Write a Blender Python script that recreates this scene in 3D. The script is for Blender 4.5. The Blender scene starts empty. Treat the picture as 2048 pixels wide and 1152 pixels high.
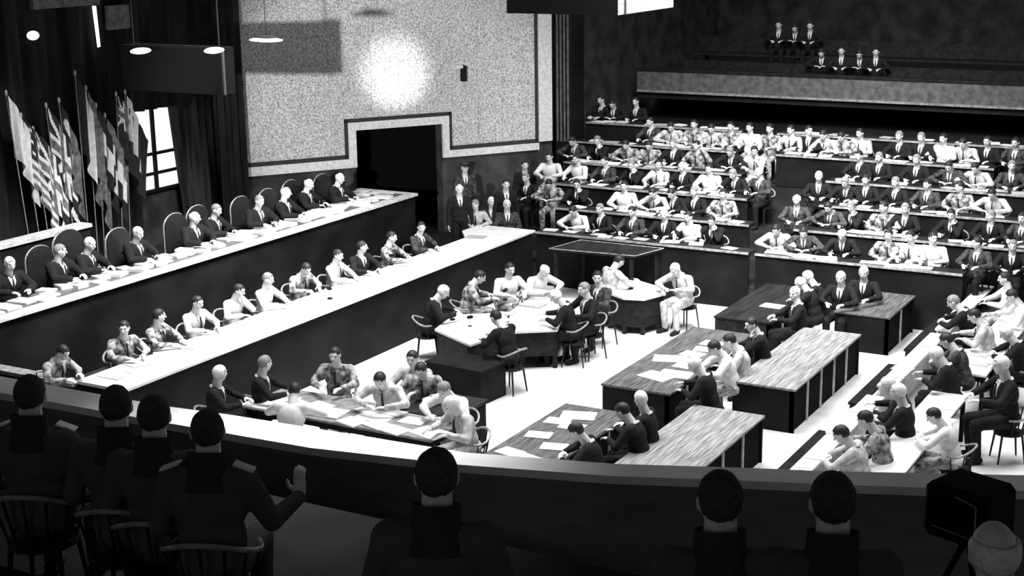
import bpy, bmesh, math, random
from mathutils import Vector, Matrix, noise
random.seed(7)
S = bpy.context.scene
COL = S.collection
# ------------------------------------------------------------------ camera
F = 2961.98
CM = Matrix(((0.4897697, -0.8717298, -0.0145870), (-0.2183422, -0.1064404, -0.9700501), (0.8440689, 0.4782861, -0.2424667)))
CP = Vector((0, 0, 8.0))
cam = bpy.data.cameras.new('camera'); cam.sensor_width = 36; cam.lens = F / 2048 * 36
cam.clip_end = 200
co = bpy.data.objects.new('camera', cam); COL.objects.link(co)
mw = Matrix((CM[0], -CM[1], -CM[2])).transposed().to_4x4(); mw.translation = CP
co.matrix_world = mw; S.camera = co
# ------------------------------------------------------------------ world, lights, exposure
w = bpy.data.worlds.new('world'); S.world = w; w.use_nodes = True
w.node_tree.nodes['Background'].inputs[0].default_value = (1, 1, 1, 1)
w.node_tree.nodes['Background'].inputs[1].default_value = 0.15
def area(name, loc, target, sx, sy, power, spread=math.pi):
    l = bpy.data.lights.new(name, 'AREA'); l.shape = 'RECTANGLE'; l.size = sx; l.size_y = sy; l.energy = power; l.spread = spread
    o = bpy.data.objects.new(name, l); COL.objects.link(o); o.location = loc
    o.rotation_euler = (Vector(target) - Vector(loc)).to_track_quat('-Z', 'Y').to_euler(); return o
def spot(name, loc, target, power, deg, blend=.5, size=.2):
    l = bpy.data.lights.new(name, 'SPOT'); l.energy = power; l.spot_size = math.radians(deg); l.spot_blend = blend; l.shadow_soft_size = size
    o = bpy.data.objects.new(name, l); COL.objects.link(o); o.location = loc
    o.rotation_euler = (Vector(target) - Vector(loc)).to_track_quat('-Z', 'Y').to_euler(); return o
area('court_lamps_near', (19, 12.5, 11), (18.6, 12.3, 0), 4, 7, 680, 2.0)
area('court_lamps_middle', (24.5, 10, 11), (24, 10.2, 0), 4, 8, 760, 2.0)
area('court_lamps_right', (22, 4, 11), (22.5, 5, 0), 7, 2.5, 480, 2.0)
area('seating_lamps', (23.5, 9, 11.5), (31.6, 10.4, 2.0), 3, 9, 1050, 1.3)
area('bench_lamps', (19.5, 14.0, 10.8), (20.3, 18.0, 1.6), 8, 1.5, 620, 1.0)
spot('wall_floodlight', (28.2, 17.9, 4.1), (29.5, 19.84, 4.45), 420, 52, 1, .1)
spot('balcony_projector', (3.5, 8.25, 6.5), (29.4, 20.0, 3.9), 25000, 17.5, .7, .12)
spot('gallery_fill_spot', (33, 8.5, 7.2), (38, 9.8, 3.2), 200, 42, 1, .3)  # no fixture there; added to brighten the gallery front
area('rail_fill_light', (10.4, 7.0, 8.9), (8.6, 6.6, 4.2), .8, 13, 330, .8)  # fill light added so the rail capping comes out white
area('rear_fill_light', (-3, 3, 9.1), (3, 5, 4.5), 4, 6, 80)  # added low fill from behind, lifts the foreground blacks
spot('flag_fill_spot', (20.5, 16.5, 8.2), (18.7, 21.8, 3.0), 620, 46, .6, .3)  # extra light put in to make the flags brighter
S.view_settings.view_transform = 'Standard'; S.view_settings.look = 'None'
S.view_settings.exposure = 0; S.view_settings.gamma = 1; S.view_settings.use_curve_mapping = False

# ------------------------------------------------------------------ pixel rays to real planes
def ray(x, y): return CM.transposed() @ Vector(((x - 1024) / F, (y - 576) / F, 1))
def atz(x, y, z): d = ray(x, y); return CP + d * ((z - CP.z) / d.z)
def atx(x, y, X): d = ray(x, y); return CP + d * (X / d.x)
def aty(x, y, Y): d = ray(x, y); return CP + d * (Y / d.y)

# ------------------------------------------------------------------ materials
MATS = {}
def mat(name, v, rough=.6, var=0, scale=(8, 8, 8), spec=.3, emit=0, detail=4, hi=None, metal=0):
    m = bpy.data.materials.new(name); m.use_nodes = True; nt = m.node_tree
    b = nt.nodes['Principled BSDF']; b.inputs['Roughness'].default_value = rough
    b.inputs['Specular IOR Level'].default_value = spec; b.inputs['Metallic'].default_value = metal
    c = (v, v, v, 1)
    b.inputs['Base Color'].default_value = c
    if var:
        tc = nt.nodes.new('ShaderNodeTexCoord'); mp = nt.nodes.new('ShaderNodeMapping'); n = nt.nodes.new('ShaderNodeTexNoise'); r = nt.nodes.new('ShaderNodeValToRGB')
        mp.inputs['Scale'].default_value = scale; n.inputs['Detail'].default_value = detail; n.inputs['Scale'].default_value = 1
        lo = max(0, v * (1 - var)); h = hi if hi is not None else min(1, v * (1 + var))
        r.color_ramp.elements[0].position = .36; r.color_ramp.elements[1].position = .64
        r.color_ramp.elements[0].color = (lo, lo, lo, 1); r.color_ramp.elements[1].color = (h, h, h, 1)
        nt.links.new(tc.outputs['Object'], mp.inputs[0]); nt.links.new(mp.outputs[0], n.inputs[0]); nt.links.new(n.outputs['Fac'], r.inputs[0]); nt.links.new(r.outputs[0], b.inputs['Base Color'])
        bp = nt.nodes.new('ShaderNodeBump'); bp.inputs['Strength'].default_value = .12; bp.inputs['Distance'].default_value = .02
        nt.links.new(n.outputs['Fac'], bp.inputs['Height']); nt.links.new(bp.outputs[0], b.inputs['Normal'])
    if emit:
        b.inputs['Emission Color'].default_value = (1, 1, 1, 1); b.inputs['Emission Strength'].default_value = emit
    MATS[name] = m; return m
mat('pale_floor', .66, .55, .18, (1.3, 1.3, 1.3))
mat('dark_floor', .02, .8, .2, (2, 2, 2), .1)
mat('balcony_boards', .014, .9, .2, (2, 2, 2), .05)
mat('dark_wood', .016, .6, .4, (1.5, 9, 9), .15)
mat('dark_panel', .009, .7, .45, (1.1, 1.1, 1.5), .1)
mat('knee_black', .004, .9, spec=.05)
mat('black_wood', .012, .8, .3, (3, 3, 9), .08)
mat('parapet_wood', .16, .9, .1, (3, 3, 9), .05)
mat('cloth_F', .09, .9, .1, (9, 9, 9), .05)  # lighter copy of dark cloth; missing foreground light put into its colour
mat('hair_F', .06, .8, .2, (40, 40, 40), .1)  # lighter copy of dark hair, brightness carried by the colour likewise
mat('table_wood', .08, .5, .5, (3, 45, 45), .2, hi=.16)
mat('bright_table_wood', .24, .5, .5, (2.5, 45, 45), .3, hi=.40)
mat('pale_top', .78, .5, .08, (2, 2, 2))
mat('pale_trim', .62, .5, .2, (9, 9, 9))
mat('grey_trim', .22, .5, .3, (9, 9, 9))
mat('wood_trim', .30, .4, .35, (12, 12, 12))
mat('paper', .82, .7, .05, (30, 30, 30))
mat('grey_paper', .42, .7, .2, (30, 30, 30))
mat('leather', .014, .4, .3, (20, 20, 20), .5)
mat('rim_wood', .26, .3, .3, (20, 20, 20), .6)
mat('plaster', .46, .8, .45, (26, 26, 26), .1, hi=.72)
mat('plaster_border', .66, .8, .14, (14, 14, 14), .1)
mat('inset_dark', .03, .8)
mat('curtain', .028, .9, .6, (3, 3, .5))
mat('grey_curtain', .10, .9, .6, (6, 6, .6))
mat('wall_dark', .05, .9, .4, (2, 2, 2), .1)
mat('side_board', .11, .85, .4, (26, 26, 26), .1)
mat('gallery_front', .13, .8, .3, (6, 6, 6), .1)
mat('brass', .4, .35, .2, (30, 30, 30), .6)
mat('window_light', .8, .6, emit=1.0)
mat('lamp_glow', .9, .5, emit=1.6)
mat('metal', .35, .35, .1, (20, 20, 20), .6)
mat('skin', .64, .55, .10, (22, 22, 22), .3)
mat('eye_mouth_dark', .10, .7)  # own dark tone of eyes and mouth
mat('hair_dark', .016, .55, .5, (60, 60, 60), .4)
mat('hair_white', .80, .6, .12, (60, 60, 60), .3)
mat('hair_grey', .22, .6, .4, (60, 60, 60), .3)
mat('cloth_D', .013, .85, .3, (30, 30, 30), .15)
mat('cloth_G', .05, .85, .6, (16, 16, 16), .15)
mat('cloth_K', .20, .85, .75, (13, 13, 13), .15, hi=.5)
mat('cloth_L', .50, .85, .3, (12, 12, 12), .15)
mat('cloth_W', .74, .85, .08, (12, 12, 12), .15)
mat('tie', .02, .7, .3, (40, 40, 40))
mat('flag_light', .74, .8, .12, (9, 9, 9))
mat('flag_mid', .15, .8, .5, (9, 9, 9))
mat('flag_dark', .02, .8, .3, (9, 9, 9))
MT = MATS

# ------------------------------------------------------------------ mesh helpers
def finish(name, bm, m, parent=None, smooth=False, loc=None, bevel=0):
    if bevel:
        bmesh.ops.bevel(bm, geom=bm.edges[:], offset=bevel, segments=1, affect='EDGES', clamp_overlap=True)
    bmesh.ops.recalc_face_normals(bm, faces=bm.faces[:])
    me = bpy.data.meshes.new(name); bm.to_mesh(me); bm.free()
    for mm in (m if isinstance(m, (list, tuple)) else [m]): me.materials.append(MT[mm] if isinstance(mm, str) else mm)
    if smooth:
        for p in me.polygons: p.use_smooth = True
    o = bpy.data.objects.new(name, me); COL.objects.link(o)
    if parent is not None: o.parent = parent
    if loc is not None: o.location = loc
    return o
def box(bm, a, b, rz=0, piv=None, mi=0):
    x0, y0, z0 = a; x1, y1, z1 = b
    vs = [Vector(p) for p in ((x0,y0,z0),(x1,y0,z0),(x1,y1,z0),(x0,y1,z0),(x0,y0,z1),(x1,y0,z1),(x1,y1,z1),(x0,y1,z1))]
    if rz:
        c = Vector(piv) if piv is not None else (vs[0] + vs[6]) / 2
        R = Matrix.Rotation(rz, 3, 'Z'); vs = [R @ (v - c) + c for v in vs]
    v = [bm.verts.new(p) for p in vs]
    for f in ((0,3,2,1),(4,5,6,7),(0,1,5,4),(1,2,6,5),(2,3,7,6),(3,0,4,7)):
        bm.faces.new([v[i] for i in f]).material_index = mi
def prism(bm, pts, z0, z1, mi=0):
    a = [bm.verts.new((p[0], p[1], z0)) for p in pts]; b = [bm.verts.new((p[0], p[1], z1)) for p in pts]
    n = len(pts)
    bm.faces.new(a[::-1]).material_index = mi; bm.faces.new(b).material_index = mi
    for i in range(n): bm.faces.new([a[i], a[(i+1) % n], b[(i+1) % n], b[i]]).material_index = mi
def tube(bm, pts, r, seg=8, closed=False):
    pts = [Vector(p) for p in pts]; rs = r if isinstance(r, (list, tuple)) else [r] * len(pts)
    rings = []
    for i, p in enumerate(pts):
        t = (pts[min(i+1, len(pts)-1)] - pts[max(i-1, 0)]).normalized()
        u = t.orthogonal().normalized() if not rings else (lastu - t * lastu.dot(t)).normalized()
        lastu = u; v = t.cross(u)
        rings.append([bm.verts.new(p + (u * math.cos(k*2*math.pi/seg) + v * math.sin(k*2*math.pi/seg)) * rs[i]) for k in range(seg)])
    for a, b in zip(rings, rings[1:]):
        for k in range(seg): bm.faces.new([a[k], a[(k+1) % seg], b[(k+1) % seg], b[k]])
    bm.faces.new(rings[0][::-1]); bm.faces.new(rings[-1])
def ell(bm, c, r, M=None, u=12, v=8):
    res = bmesh.ops.create_uvsphere(bm, u_segments=u, v_segments=v, radius=1)
    for x in res['verts']:
        p = Vector((x.co.x * r[0], x.co.y * r[1], x.co.z * r[2]))
        if M is not None: p = M @ p
        x.co = p + Vector(c)
def cap(bm, a, ra, b, rb, flat=1, up=None):
    """tapered limb with rounded ends"""
    a = Vector(a); b = Vector(b); d = (b - a).normalized()
    n = 4; pts = []; rs = []
    for i in range(n): th = math.pi/2 * (1 - i/n); pts.append(a - d * ra * math.sin(th) * .999); rs.append(max(.0006, ra * math.cos(th)))
    pts.append(a); rs.append(ra); pts.append(b); rs.append(rb)
    for i in range(1, n+1): th = math.pi/2 * i/n; pts.append(b + d * rb * math.sin(th) * .999); rs.append(max(.0006, rb * math.cos(th)))
    tube(bm, pts, rs, 10)
def meta(o, label, cat, group=None):
    if not 4 <= len(label.split()) <= 16: print('BADLABEL', label); label = ' '.join(label.split()[:16])
    o['label'] = label; o['category'] = cat
    if group: o['group'] = group
    return o
def thing(name, label, cat, loc=(0,0,0), rz=0, group=None):
    o = bpy.data.objects.new(name, None); COL.objects.link(o); o.location = loc; o.rotation_euler = (0, 0, rz); o.empty_display_size = .1
    return meta(o, label, cat, group)
def struct(o): o['kind'] = 'structure'; return o
def NB(): return bmesh.new()
def B(name, a, b, m, parent=None, bevel=0, rz=0):
    bm = NB(); box(bm, a, b, rz); return finish(name, bm, m, parent, bevel=bevel)
def remesh(name, bm, voxel, ratio, mats, smooth_it=2):
    me = bpy.data.meshes.new(name); bmesh.ops.recalc_face_normals(bm, faces=bm.faces[:]); bm.to_mesh(me); bm.free()
    o = bpy.data.objects.new(name, me); COL.objects.link(o)
    r = o.modifiers.new('r', 'REMESH'); r.mode = 'VOXEL'; r.voxel_size = voxel
    if smooth_it: s = o.modifiers.new('s', 'SMOOTH'); s.factor = .5; s.iterations = smooth_it
    if ratio < 1: d = o.modifiers.new('d', 'DECIMATE'); d.ratio = ratio
    dg = bpy.context.evaluated_depsgraph_get(); nm = bpy.data.meshes.new_from_object(o.evaluated_get(dg)); nm.name = name
    bpy.data.objects.remove(o); bpy.data.meshes.remove(me)
    nm.materials.clear()
    for m in mats: nm.materials.append(MT[m])
    for p in nm.polygons: p.use_smooth = True
    return nm

# ------------------------------------------------------------------ people prototypes
# local frame: faces +x, left side +y, z=0 is the floor, hips over the origin
PROTO = {}
HEADMESH = {}
def mk_head_meshes():
    for kind in ('short', 'bald', 'swept', 'cap'):
        bm = NB()
        if kind == 'cap':
            bmesh.ops.create_uvsphere(bm, u_segments=18, v_segments=12, radius=1)
            for v in bm.verts: v.co = Vector((v.co.x*.104 - .004, v.co.y*.084, v.co.z*.112 + .028))
            bmesh.ops.delete(bm, geom=[v for v in bm.verts if v.co.z < .035 - (.035 if v.co.x < -.02 else 0)], context='VERTS')
            bmesh.ops.create_cone(bm, cap_ends=True, segments=18, radius1=.112, radius2=.128, depth=.045, matrix=Matrix.Translation((.0, 0, .105)) @ Matrix.Rotation(-.12, 4, 'Y'))
            tube(bm, [(.095, -.06, .062), (.13, -.03, .05), (.138, 0, .047), (.13, .03, .05), (.095, .06, .062)], .012, 6)
        else:
            bmesh.ops.create_uvsphere(bm, u_segments=24, v_segments=16, radius=1)
            for v in bm.verts:
                n = noise.noise(v.co * 3.1) * .006 + noise.noise(v.co * 9) * .003
                v.co = Vector((v.co.x*.104, v.co.y*.084, v.co.z*.101)) * (1 + n * 6) + Vector((-.006, 0, .014))
            def keep(p):
                p = p + Vector((0, 0, noise.noise(p * 26) * .016 - abs(p.y) * .05 + .003))
                if kind == 'bald':   # a ring of hair round the back and sides
                    return p.x < .02 and -.055 < p.z < .055
                line = .070 if kind == 'short' else .066
                if p.x > .055: return p.z > line
                if p.x > .028: return p.z > .045
                if p.x > .0: return p.z > .012
                return p.z > (-.09 if p.x < -.045 else -.05)
            bmesh.ops.delete(bm, geom=[f for f in bm.faces if not keep(f.calc_center_median())], context='FACES')
            r = bmesh.ops.solidify(bm, geom=bm.faces[:], thickness=.012)
        bmesh.ops.recalc_face_normals(bm, faces=bm.faces[:])
        me = bpy.data.meshes.new('hair_' + kind); bm.to_mesh(me); bm.free()
        for p in me.polygons: p.use_smooth = True
        me.materials.append(MT['hair_dark'])
        HEADMESH[kind] = me
mk_head_meshes()
def hand(bm, wrist, d, palm, side, curl=.35, sc=1.0):
    """palm, four unequal bent fingers and a thumb; d = pointing direction, palm = palm normal (down)"""
    d = Vector(d).normalized(); pn = Vector(palm).normalized(); pn = (pn - d * pn.dot(d)).normalized(); s = d.cross(pn) * side
    w = Vector(wrist)
    for k in (-1.2, -.4, .4, 1.2):
        cap(bm, w + d * .012 + s * .012 * k, .016*sc, w + d * .085*sc + s * .018 * k * sc, .0125*sc)
    for k, L in ((-1.35, .058), (-.45, .072), (.45, .078), (1.35, .068)):
        p = w + d * .088*sc + s * .0185 * k * sc
        q = p + (d * math.cos(curl) + pn * math.sin(curl)).normalized() * L * .55 * sc
        r_ = q + (d * math.cos(curl*2.4) + pn * math.sin(curl*2.4)).normalized() * L * .5 * sc
        cap(bm, p, .0098*sc, q, .009*sc); cap(bm, q, .009*sc, r_, .0078*sc)
    t0 = w + d * .03 + s * .028; t1 = t0 + (d * .6 + s * .8 + pn * .25).normalized() * .045*sc; t2 = t1 + (d * .95 + s * .2 + pn * .3).normalized() * .032*sc
    cap(bm, t0, .014*sc, t1, .0115*sc); cap(bm, t1, .0112*sc, t2, .0092*sc)
def build_pose(name, lean=.1, bow=.1, turn=0, arms='desk', stand=False, robe=False, tilt=0):
    hipz = .53 if not stand else .93
    Rl = Matrix.Rotation(lean, 3, 'Y')
    def T(p): return Rl @ (Vector(p) - Vector((0,0,0))) + Vector((0, 0, hipz))
    neck = T((.01, 0, .52)); hc = neck + Rl @ Matrix.Rotation(bow, 3, 'Y') @ Vector((.022, 0, .175))
    HR = Matrix.Rotation(turn, 3, 'Z') @ Matrix.Rotation(lean * .55 + bow, 3, 'Y') @ Matrix.Rotation(tilt, 3, 'X')
    sh = {s: T((0, .185 * s, .455)) for s in (1, -1)}
    if stand:
        kn = {s: Vector((.02, .10*s, .50)) for s in (1, -1)}; an = {s: Vector((-.01, .11*s, .09)) for s in (1, -1)}
    else:
        kn = {s: Vector((.44, .13*s, .50)) for s in (1, -1)}; an = {s: Vector((.40, .13*s, .09)) for s in (1, -1)}
    hip = {s: Vector((0, .09*s, hipz)) for s in (1, -1)}
    A = {}
    for s in (1, -1):
        mode = arms
        if arms == 'chin': mode = 'chin' if s == 1 else 'desk'
        if arms == 'write': mode = 'write' if s == -1 else 'desk'
        if arms == 'raise': mode = 'raise' if s == -1 else 'lap'
        if arms == 'phones': mode = 'phones' if s == 1 else 'desk'
        if mode == 'desk': e, wv, d, p = Vector((.20, .30*s, .83)), Vector((.40, .15*s, .805)), (.8, -.45*s, -.03), (0, 0, -1)
        elif mode == 'write': e, wv, d, p = Vector((.22, .31*s, .83)), Vector((.46, .20*s, .81)), (.95, -.2*s, -.03), (0, .4, -1)
        elif mode == 'wide': e, wv, d, p = Vector((.30, .38*s, .83)), Vector((.46, .13*s, .81)), (.3, -.9*s, 0), (0, 0, -1)
        elif mode == 'chin': e, wv, d, p = Vector((.30, .20*s, .84)), hc + HR @ Vector((.10, .05*s, -.19)), (-.2, -.1, 1), (-1, -.2*s, 0)
        elif mode == 'phones': e, wv, d, p = sh[s] + Vector((.16, .18*s, -.10)), hc + HR @ Vector((.03, .15*s, -.07)), (-.15, -.35*s, 1), (0, -s, 0)
        elif mode == 'lap': e, wv, d, p = T((.0, .27*s, .20)), Vector((.26, .10*s, .635)), (.85, -.4*s, -.1), (0, 0, -1)
        elif mode == 'raise': e, wv, d, p = sh[s] + Vector((.10, .10*s, -.26)), sh[s] + Vector((.26, .20*s, -.20)), (.35, -.1*s, 1), (1, 0, 0)
        elif mode == 'down': e, wv, d, p = sh[s] + Vector((.0, .06*s, -.29)), sh[s] + Vector((.06, .08*s, -.54)), (.15, 0, -1), (0, -s, 0)
        # keep the segment lengths human
        e = sh[s] + (e - sh[s]).normalized() * min(.33, max(.27, (e - sh[s]).length))
        v = wv - e
        wv = e + v.normalized() * min(.29, max(.22, v.length))
        A[s] = (e, wv, Vector(d), Vector(p))
    # body -----------------------------------------------------------
    bm = NB()
    M = HR
    ell(bm, hc, (.094, .076, .108), M, 20, 14)
    ell(bm, hc + M @ Vector((.022, 0, -.05)), (.068, .058, .068), M)
    ell(bm, hc + M @ Vector((.052, 0, -.095)), (.028, .03, .02), M)
    cap(bm, hc + M @ Vector((.092, 0, .012)), .009, hc + M @ Vector((.112, 0, -.025)), .014)
    cap(bm, hc + M @ Vector((.082, -.03, .032)), .013, hc + M @ Vector((.082, .03, .032)), .013)
    cap(bm, hc + M @ Vector((.086, -.018, -.06)), .009, hc + M @ Vector((.086, .018, -.06)), .009)
    for s in (1, -1):
        ell(bm, hc + M @ Vector((-.004, .08*s, -.008)), (.018, .010, .031), M)
        ell(bm, hc + M @ Vector((.055, .036*s, -.025)), (.03, .026, .03), M)
    cap(bm, T((-.005, 0, .44)), .072, hc + M @ Vector((-.018, 0, -.05)), .060)
    ell(bm, T((.0, 0, .33)), (.105, .165, .17), Rl); ell(bm, T((0, 0, .14)), (.10, .145, .17), Rl); ell(bm, T((0, 0, .0)), (.12, .165, .12))
    for s in (1, -1):
        e, wv, d, p = A[s]
        cap(bm, T((0, .05*s, .44)), .06, sh[s], .058); cap(bm, sh[s], .052, e, .040); cap(bm, e, .040, wv, .025)
        hand(bm, wv, d, p, -s if name != 'x' else s)
        cap(bm, hip[s], .088, kn[s], .058); cap(bm, kn[s], .056, an[s], .038)
        cap(bm, an[s] + Vector((-.03, 0, -.04)), .04, an[s] + Vector((.14, .02*s, -.055)), .032)
    body = remesh('person_body_' + name, bm, .0085, .30, ['skin', 'eye_mouth_dark'], 1)
    Hi = HR.transposed()
    for p in body.polygons:
        q = Hi @ (p.center - hc)
        if q.x > .06:
            if (abs(abs(q.y) - .032) < .013 and abs(q.z - .006) < .007) or (abs(q.y) < .022 and abs(q.z + .058) < .004):
                p.material_index = 1
    # jacket ----------------------------------------------------------
    bm = NB(); k = 1.18 if robe else 1.0
    ell(bm, T((.0, 0, .33)), (.132*k, .198*k, .185), Rl, 16, 12); ell(bm, T((.005, 0, .14)), (.13*k, .18*k, .19), Rl, 16, 12)
    ell(bm, T((0, 0, .02)), (.150*k, .19*k, .10), None, 16, 12)
    for s in (1, -1):
        e, wv, d, p = A[s]
        cap(bm, T((-.01, .055*s, .455)), .062, sh[s] + Vector((0, .005*s, -.005)), .073*k)
        cap(bm, sh[s], .072*k, e, .056*k); cap(bm, e, .056*k, wv - (wv - e).normalized() * .015, .040 * (1.35 if robe else 1))
    jacket = remesh('jacket_' + name, bm, .013, .30, ['cloth_D'], 2)
    # trousers and shoes ------------------------------------------------
    bm = NB()
    ell(bm, (0, 0, hipz), (.135, .182, .115), None, 16, 12)
    for s in (1, -1):
        cap(bm, hip[s], .102, kn[s], .074); cap(bm, kn[s], .072, an[s] + Vector((0, 0, .01)), .056)
    trousers = remesh('trousers_' + name, bm, .016, .30, ['cloth_D'], 1)
    shoes = []
    for s in (1, -1):
        bm = NB(); cap(bm, an[s] + Vector((-.03, 0, -.042)), .046, an[s] + Vector((.16, .02*s, -.054)), .038)
        for v in bm.verts: v.co.z = max(v.co.z, .001)
        me = bpy.data.meshes.new('shoe'); bmesh.ops.recalc_face_normals(bm, faces=bm.faces[:]); bm.to_mesh(me); bm.free(); me.materials.append(MT['cloth_D']); shoes.append(me)
    # shirt front with collar wings, and tie -------------------------------
    bm = NB()
    def P(x, y, z): return T((x, y, z))
    xs = .128 * k
    for s in (1, -1):
        a = [P(.07, .055*s, .495), P(xs*.80, .0, .455), P(xs+.012, 0, .27), P(xs*.93, .05*s, .42)]
        a2 = [q + Rl @ Vector((.010, 0, .003)) for q in a]
        va = [bm.verts.new(q) for q in a]; vb = [bm.verts.new(q) for q in a2]
        bm.faces.new(va); bm.faces.new(vb[::-1])
        for i in range(4): bm.faces.new([va[i], vb[i], vb[(i+1) % 4], va[(i+1) % 4]])
    cpts = [P(.075*math.cos(t), .071*math.sin(t), .478 + .014*math.cos(t)*-1 + .012) for t in [i*math.pi/8*.98 + .06 for i in range(-8, 9)]]
    tube(bm, cpts, .014, 6)
    bmesh.ops.recalc_face_normals(bm, faces=bm.faces[:])
    col = bpy.data.meshes.new('shirt_collar'); bm.to_mesh(col); bm.free(); col.materials.append(MT['cloth_W'])
    bm = NB()
    tube(bm, [P(xs*.80+.016, 0, .462), P(xs*.86+.018, 0, .44), P(xs+.024, 0, .36), P(xs+.026, 0, .27)], [.014, .010, .016, .018], 6)
    ti = bpy.data.meshes.new('tie'); bm.to_mesh(ti); bm.free(); ti.materials.append(MT['tie'])
    bm = NB(); seg = 16; rings = []
    for zz, rr in ((.40, .13), (.47, .100), (.53, .092), (.60, .090)):
        rings.append([bm.verts.new(P(-.005 + rr*math.cos(k_*2*math.pi/seg), rr*1.05*math.sin(k_*2*math.pi/seg), zz - .03*math.cos(k_*2*math.pi/seg))) for k_ in range(seg)])
    for ra_, rb_ in zip(rings, rings[1:]):
        for k_ in range(seg): bm.faces.new([ra_[k_], ra_[(k_+1) % seg], rb_[(k_+1) % seg], rb_[k_]])
    bmesh.ops.solidify(bm, geom=bm.faces[:], thickness=.008)
    neck_shade = bpy.data.meshes.new('neck_shade_sleeve'); bm.to_mesh(neck_shade); bm.free(); neck_shade.materials.append(MT['cloth_D'])  # added dark sleeve stands in for shade over the foreground necks
    hm = HR.to_4x4(); hm.translation = hc
    PROTO[name] = dict(body=body, jacket=jacket, trousers=trousers, shoes=shoes, collar=col, tie=ti, neck_shade=neck_shade, head=hm, hc=hc.copy())
build_pose('desk', .12, .12, 0, 'desk')
build_pose('read', .30, .42, 0, 'wide')
build_pose('chin', .24, .18, .25, 'chin')
build_pose('write', .26, .40, -.1, 'write')
build_pose('left', .10, .06, .75, 'desk')
build_pose('right', .14, .08, -.75, 'desk')
build_pose('lap', -.06, .06, .15, 'lap')
build_pose('phones', .12, .12, -.2, 'phones')
build_pose('robe', .14, .15, -.1, 'desk', robe=True)
build_pose('robe_left', .10, .10, .55, 'write', robe=True)
build_pose('stand', .02, .05, 0, 'down', stand=True)
build_pose('hand_up', .0, .05, .3, 'raise')

USED = {}
WHO = []
def uniq(label):
    USED[label] = USED.get(label, 0) + 1
    return label
CLOTHN = dict(D='dark suit', G='grey suit', K='mottled khaki uniform', L='pale tan jacket', W='white shirt')
HAIRN = dict(d='black hair', w='white hair', g='grey hair', b='bald head', c='peaked cap')
def child(name, me, parent, m=None, mtx=None):
    o = bpy.data.objects.new(name, me); COL.objects.link(o); o.parent = parent
    if mtx is not None: o.matrix_local = mtx
    if m is not None:
        o.material_slots[0].link = 'OBJECT'; o.material_slots[0].material = MT[m]
    return o
def person(pos, z0, face, pose, cloth, hair, label, group, scale=1.04, robe=False, neck_shade=False):
    """pos = world position of the head (x, y); stands on the floor z0"""
    P = PROTO[pose]; f = math.radians(face)
    c, s = math.cos(f), math.sin(f)
    hx, hy = P['hc'].x * scale, P['hc'].y * scale
    r = thing('person', label, 'person', (pos[0] - c*hx + s*hy, pos[1] - s*hx - c*hy, z0), f, group)
    r.scale = (scale,) * 3
    b = child('body', P['body'], r)
    if neck_shade: cloth = 'F'
    child('jacket' if cloth != 'W' else 'shirt', P['jacket'], r, 'cloth_' + cloth)
    child('trousers', P['trousers'], r, {'D': 'cloth_D', 'G': 'cloth_D', 'K': 'cloth_K', 'L': 'cloth_L', 'W': 'cloth_K', 'F': 'cloth_F'}[cloth])
    for m_ in P['shoes']: child('shoe', m_, r)
    if neck_shade: child('neck_shade_sleeve', P['neck_shade'], r, 'cloth_F')
    elif cloth in 'DG' or robe:
        child('shirt_collar', P['collar'], r); child('tie', P['tie'], r)
    elif cloth in 'KL':
        child('shirt_collar', P['collar'], r, 'cloth_' + cloth); child('tie', P['tie'], r)
    kind = {'d': 'short', 'w': 'swept', 'g': 'short', 'b': 'bald', 'c': 'cap'}[hair]
    child('hair' if hair != 'c' else 'peaked_cap', HEADMESH[kind], r, {'d': 'hair_dark', 'w': 'hair_white', 'g': 'hair_grey', 'b': 'hair_white', 'c': 'cloth_G'}[hair] if not neck_shade or hair != 'd' else 'hair_F', P['head'])
    return r

# ------------------------------------------------------------------ chairs
CH = {}
def chair_meshes():
    bm = NB()
    n = 14; pts = []
    for i in range(n):
        t = 2*math.pi*i/n; pts.append((.21*math.cos(t)*(1.05), .22*math.sin(t)))
    prism(bm, pts, .425, .455); me = bpy.data.meshes.new('seat'); bmesh.ops.recalc_face_normals(bm, faces=bm.faces[:]); bm.to_mesh(me); bm.free(); me.materials.append(MT['dark_wood']); CH['seat'] = me
    bm = NB()
    arc = []
    for i in range(17):
        t = math.radians(62 + i * 236/16)
        arc.append((.25*math.cos(t) - .02, .275*math.sin(t), .70 + .12*max(0, -math.cos(t))**1.5))
    tube(bm, arc, .017, 8); me = bpy.data.meshes.new('hoop'); bm.to_mesh(me); bm.free(); me.materials.append(MT['rim_wood']); CH['hoop'] = me
    for i in (1, 4, 6, 8, 10, 12, 15):
        pass
    bm = NB()
    for i in (1, 4, 6, 8, 10, 12, 15):
        a = Vector(arc[i]); b = Vector((a.x*.72, a.y*.72, .44)); tube(bm, [b, a], .010, 6)
    me = bpy.data.meshes.new('back_spindles'); bm.to_mesh(me); bm.free(); me.materials.append(MT['dark_wood']); CH['spindle'] = me
    for k, (sx, sy) in enumerate(((1,1),(1,-1),(-1,1),(-1,-1))):
        bm = NB(); tube(bm, [(.15*sx, .15*sy, .43), (.20*sx, .19*sy, 0)], [.018, .013], 6)
        me = bpy.data.meshes.new('leg'); bm.to_mesh(me); bm.free(); me.materials.append(MT['dark_wood']); CH['leg%d' % k] = me
chair_meshes()
def chair(loc, face, label, group):
    r = thing('armchair', label, 'chair', loc, math.radians(face), group)
    child('seat', CH['seat'], r); child('hoop_rail', CH['hoop'], r); child('spindles', CH['spindle'], r)
    for k in range(4): child('leg', CH['leg%d' % k], r)
    return r
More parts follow.
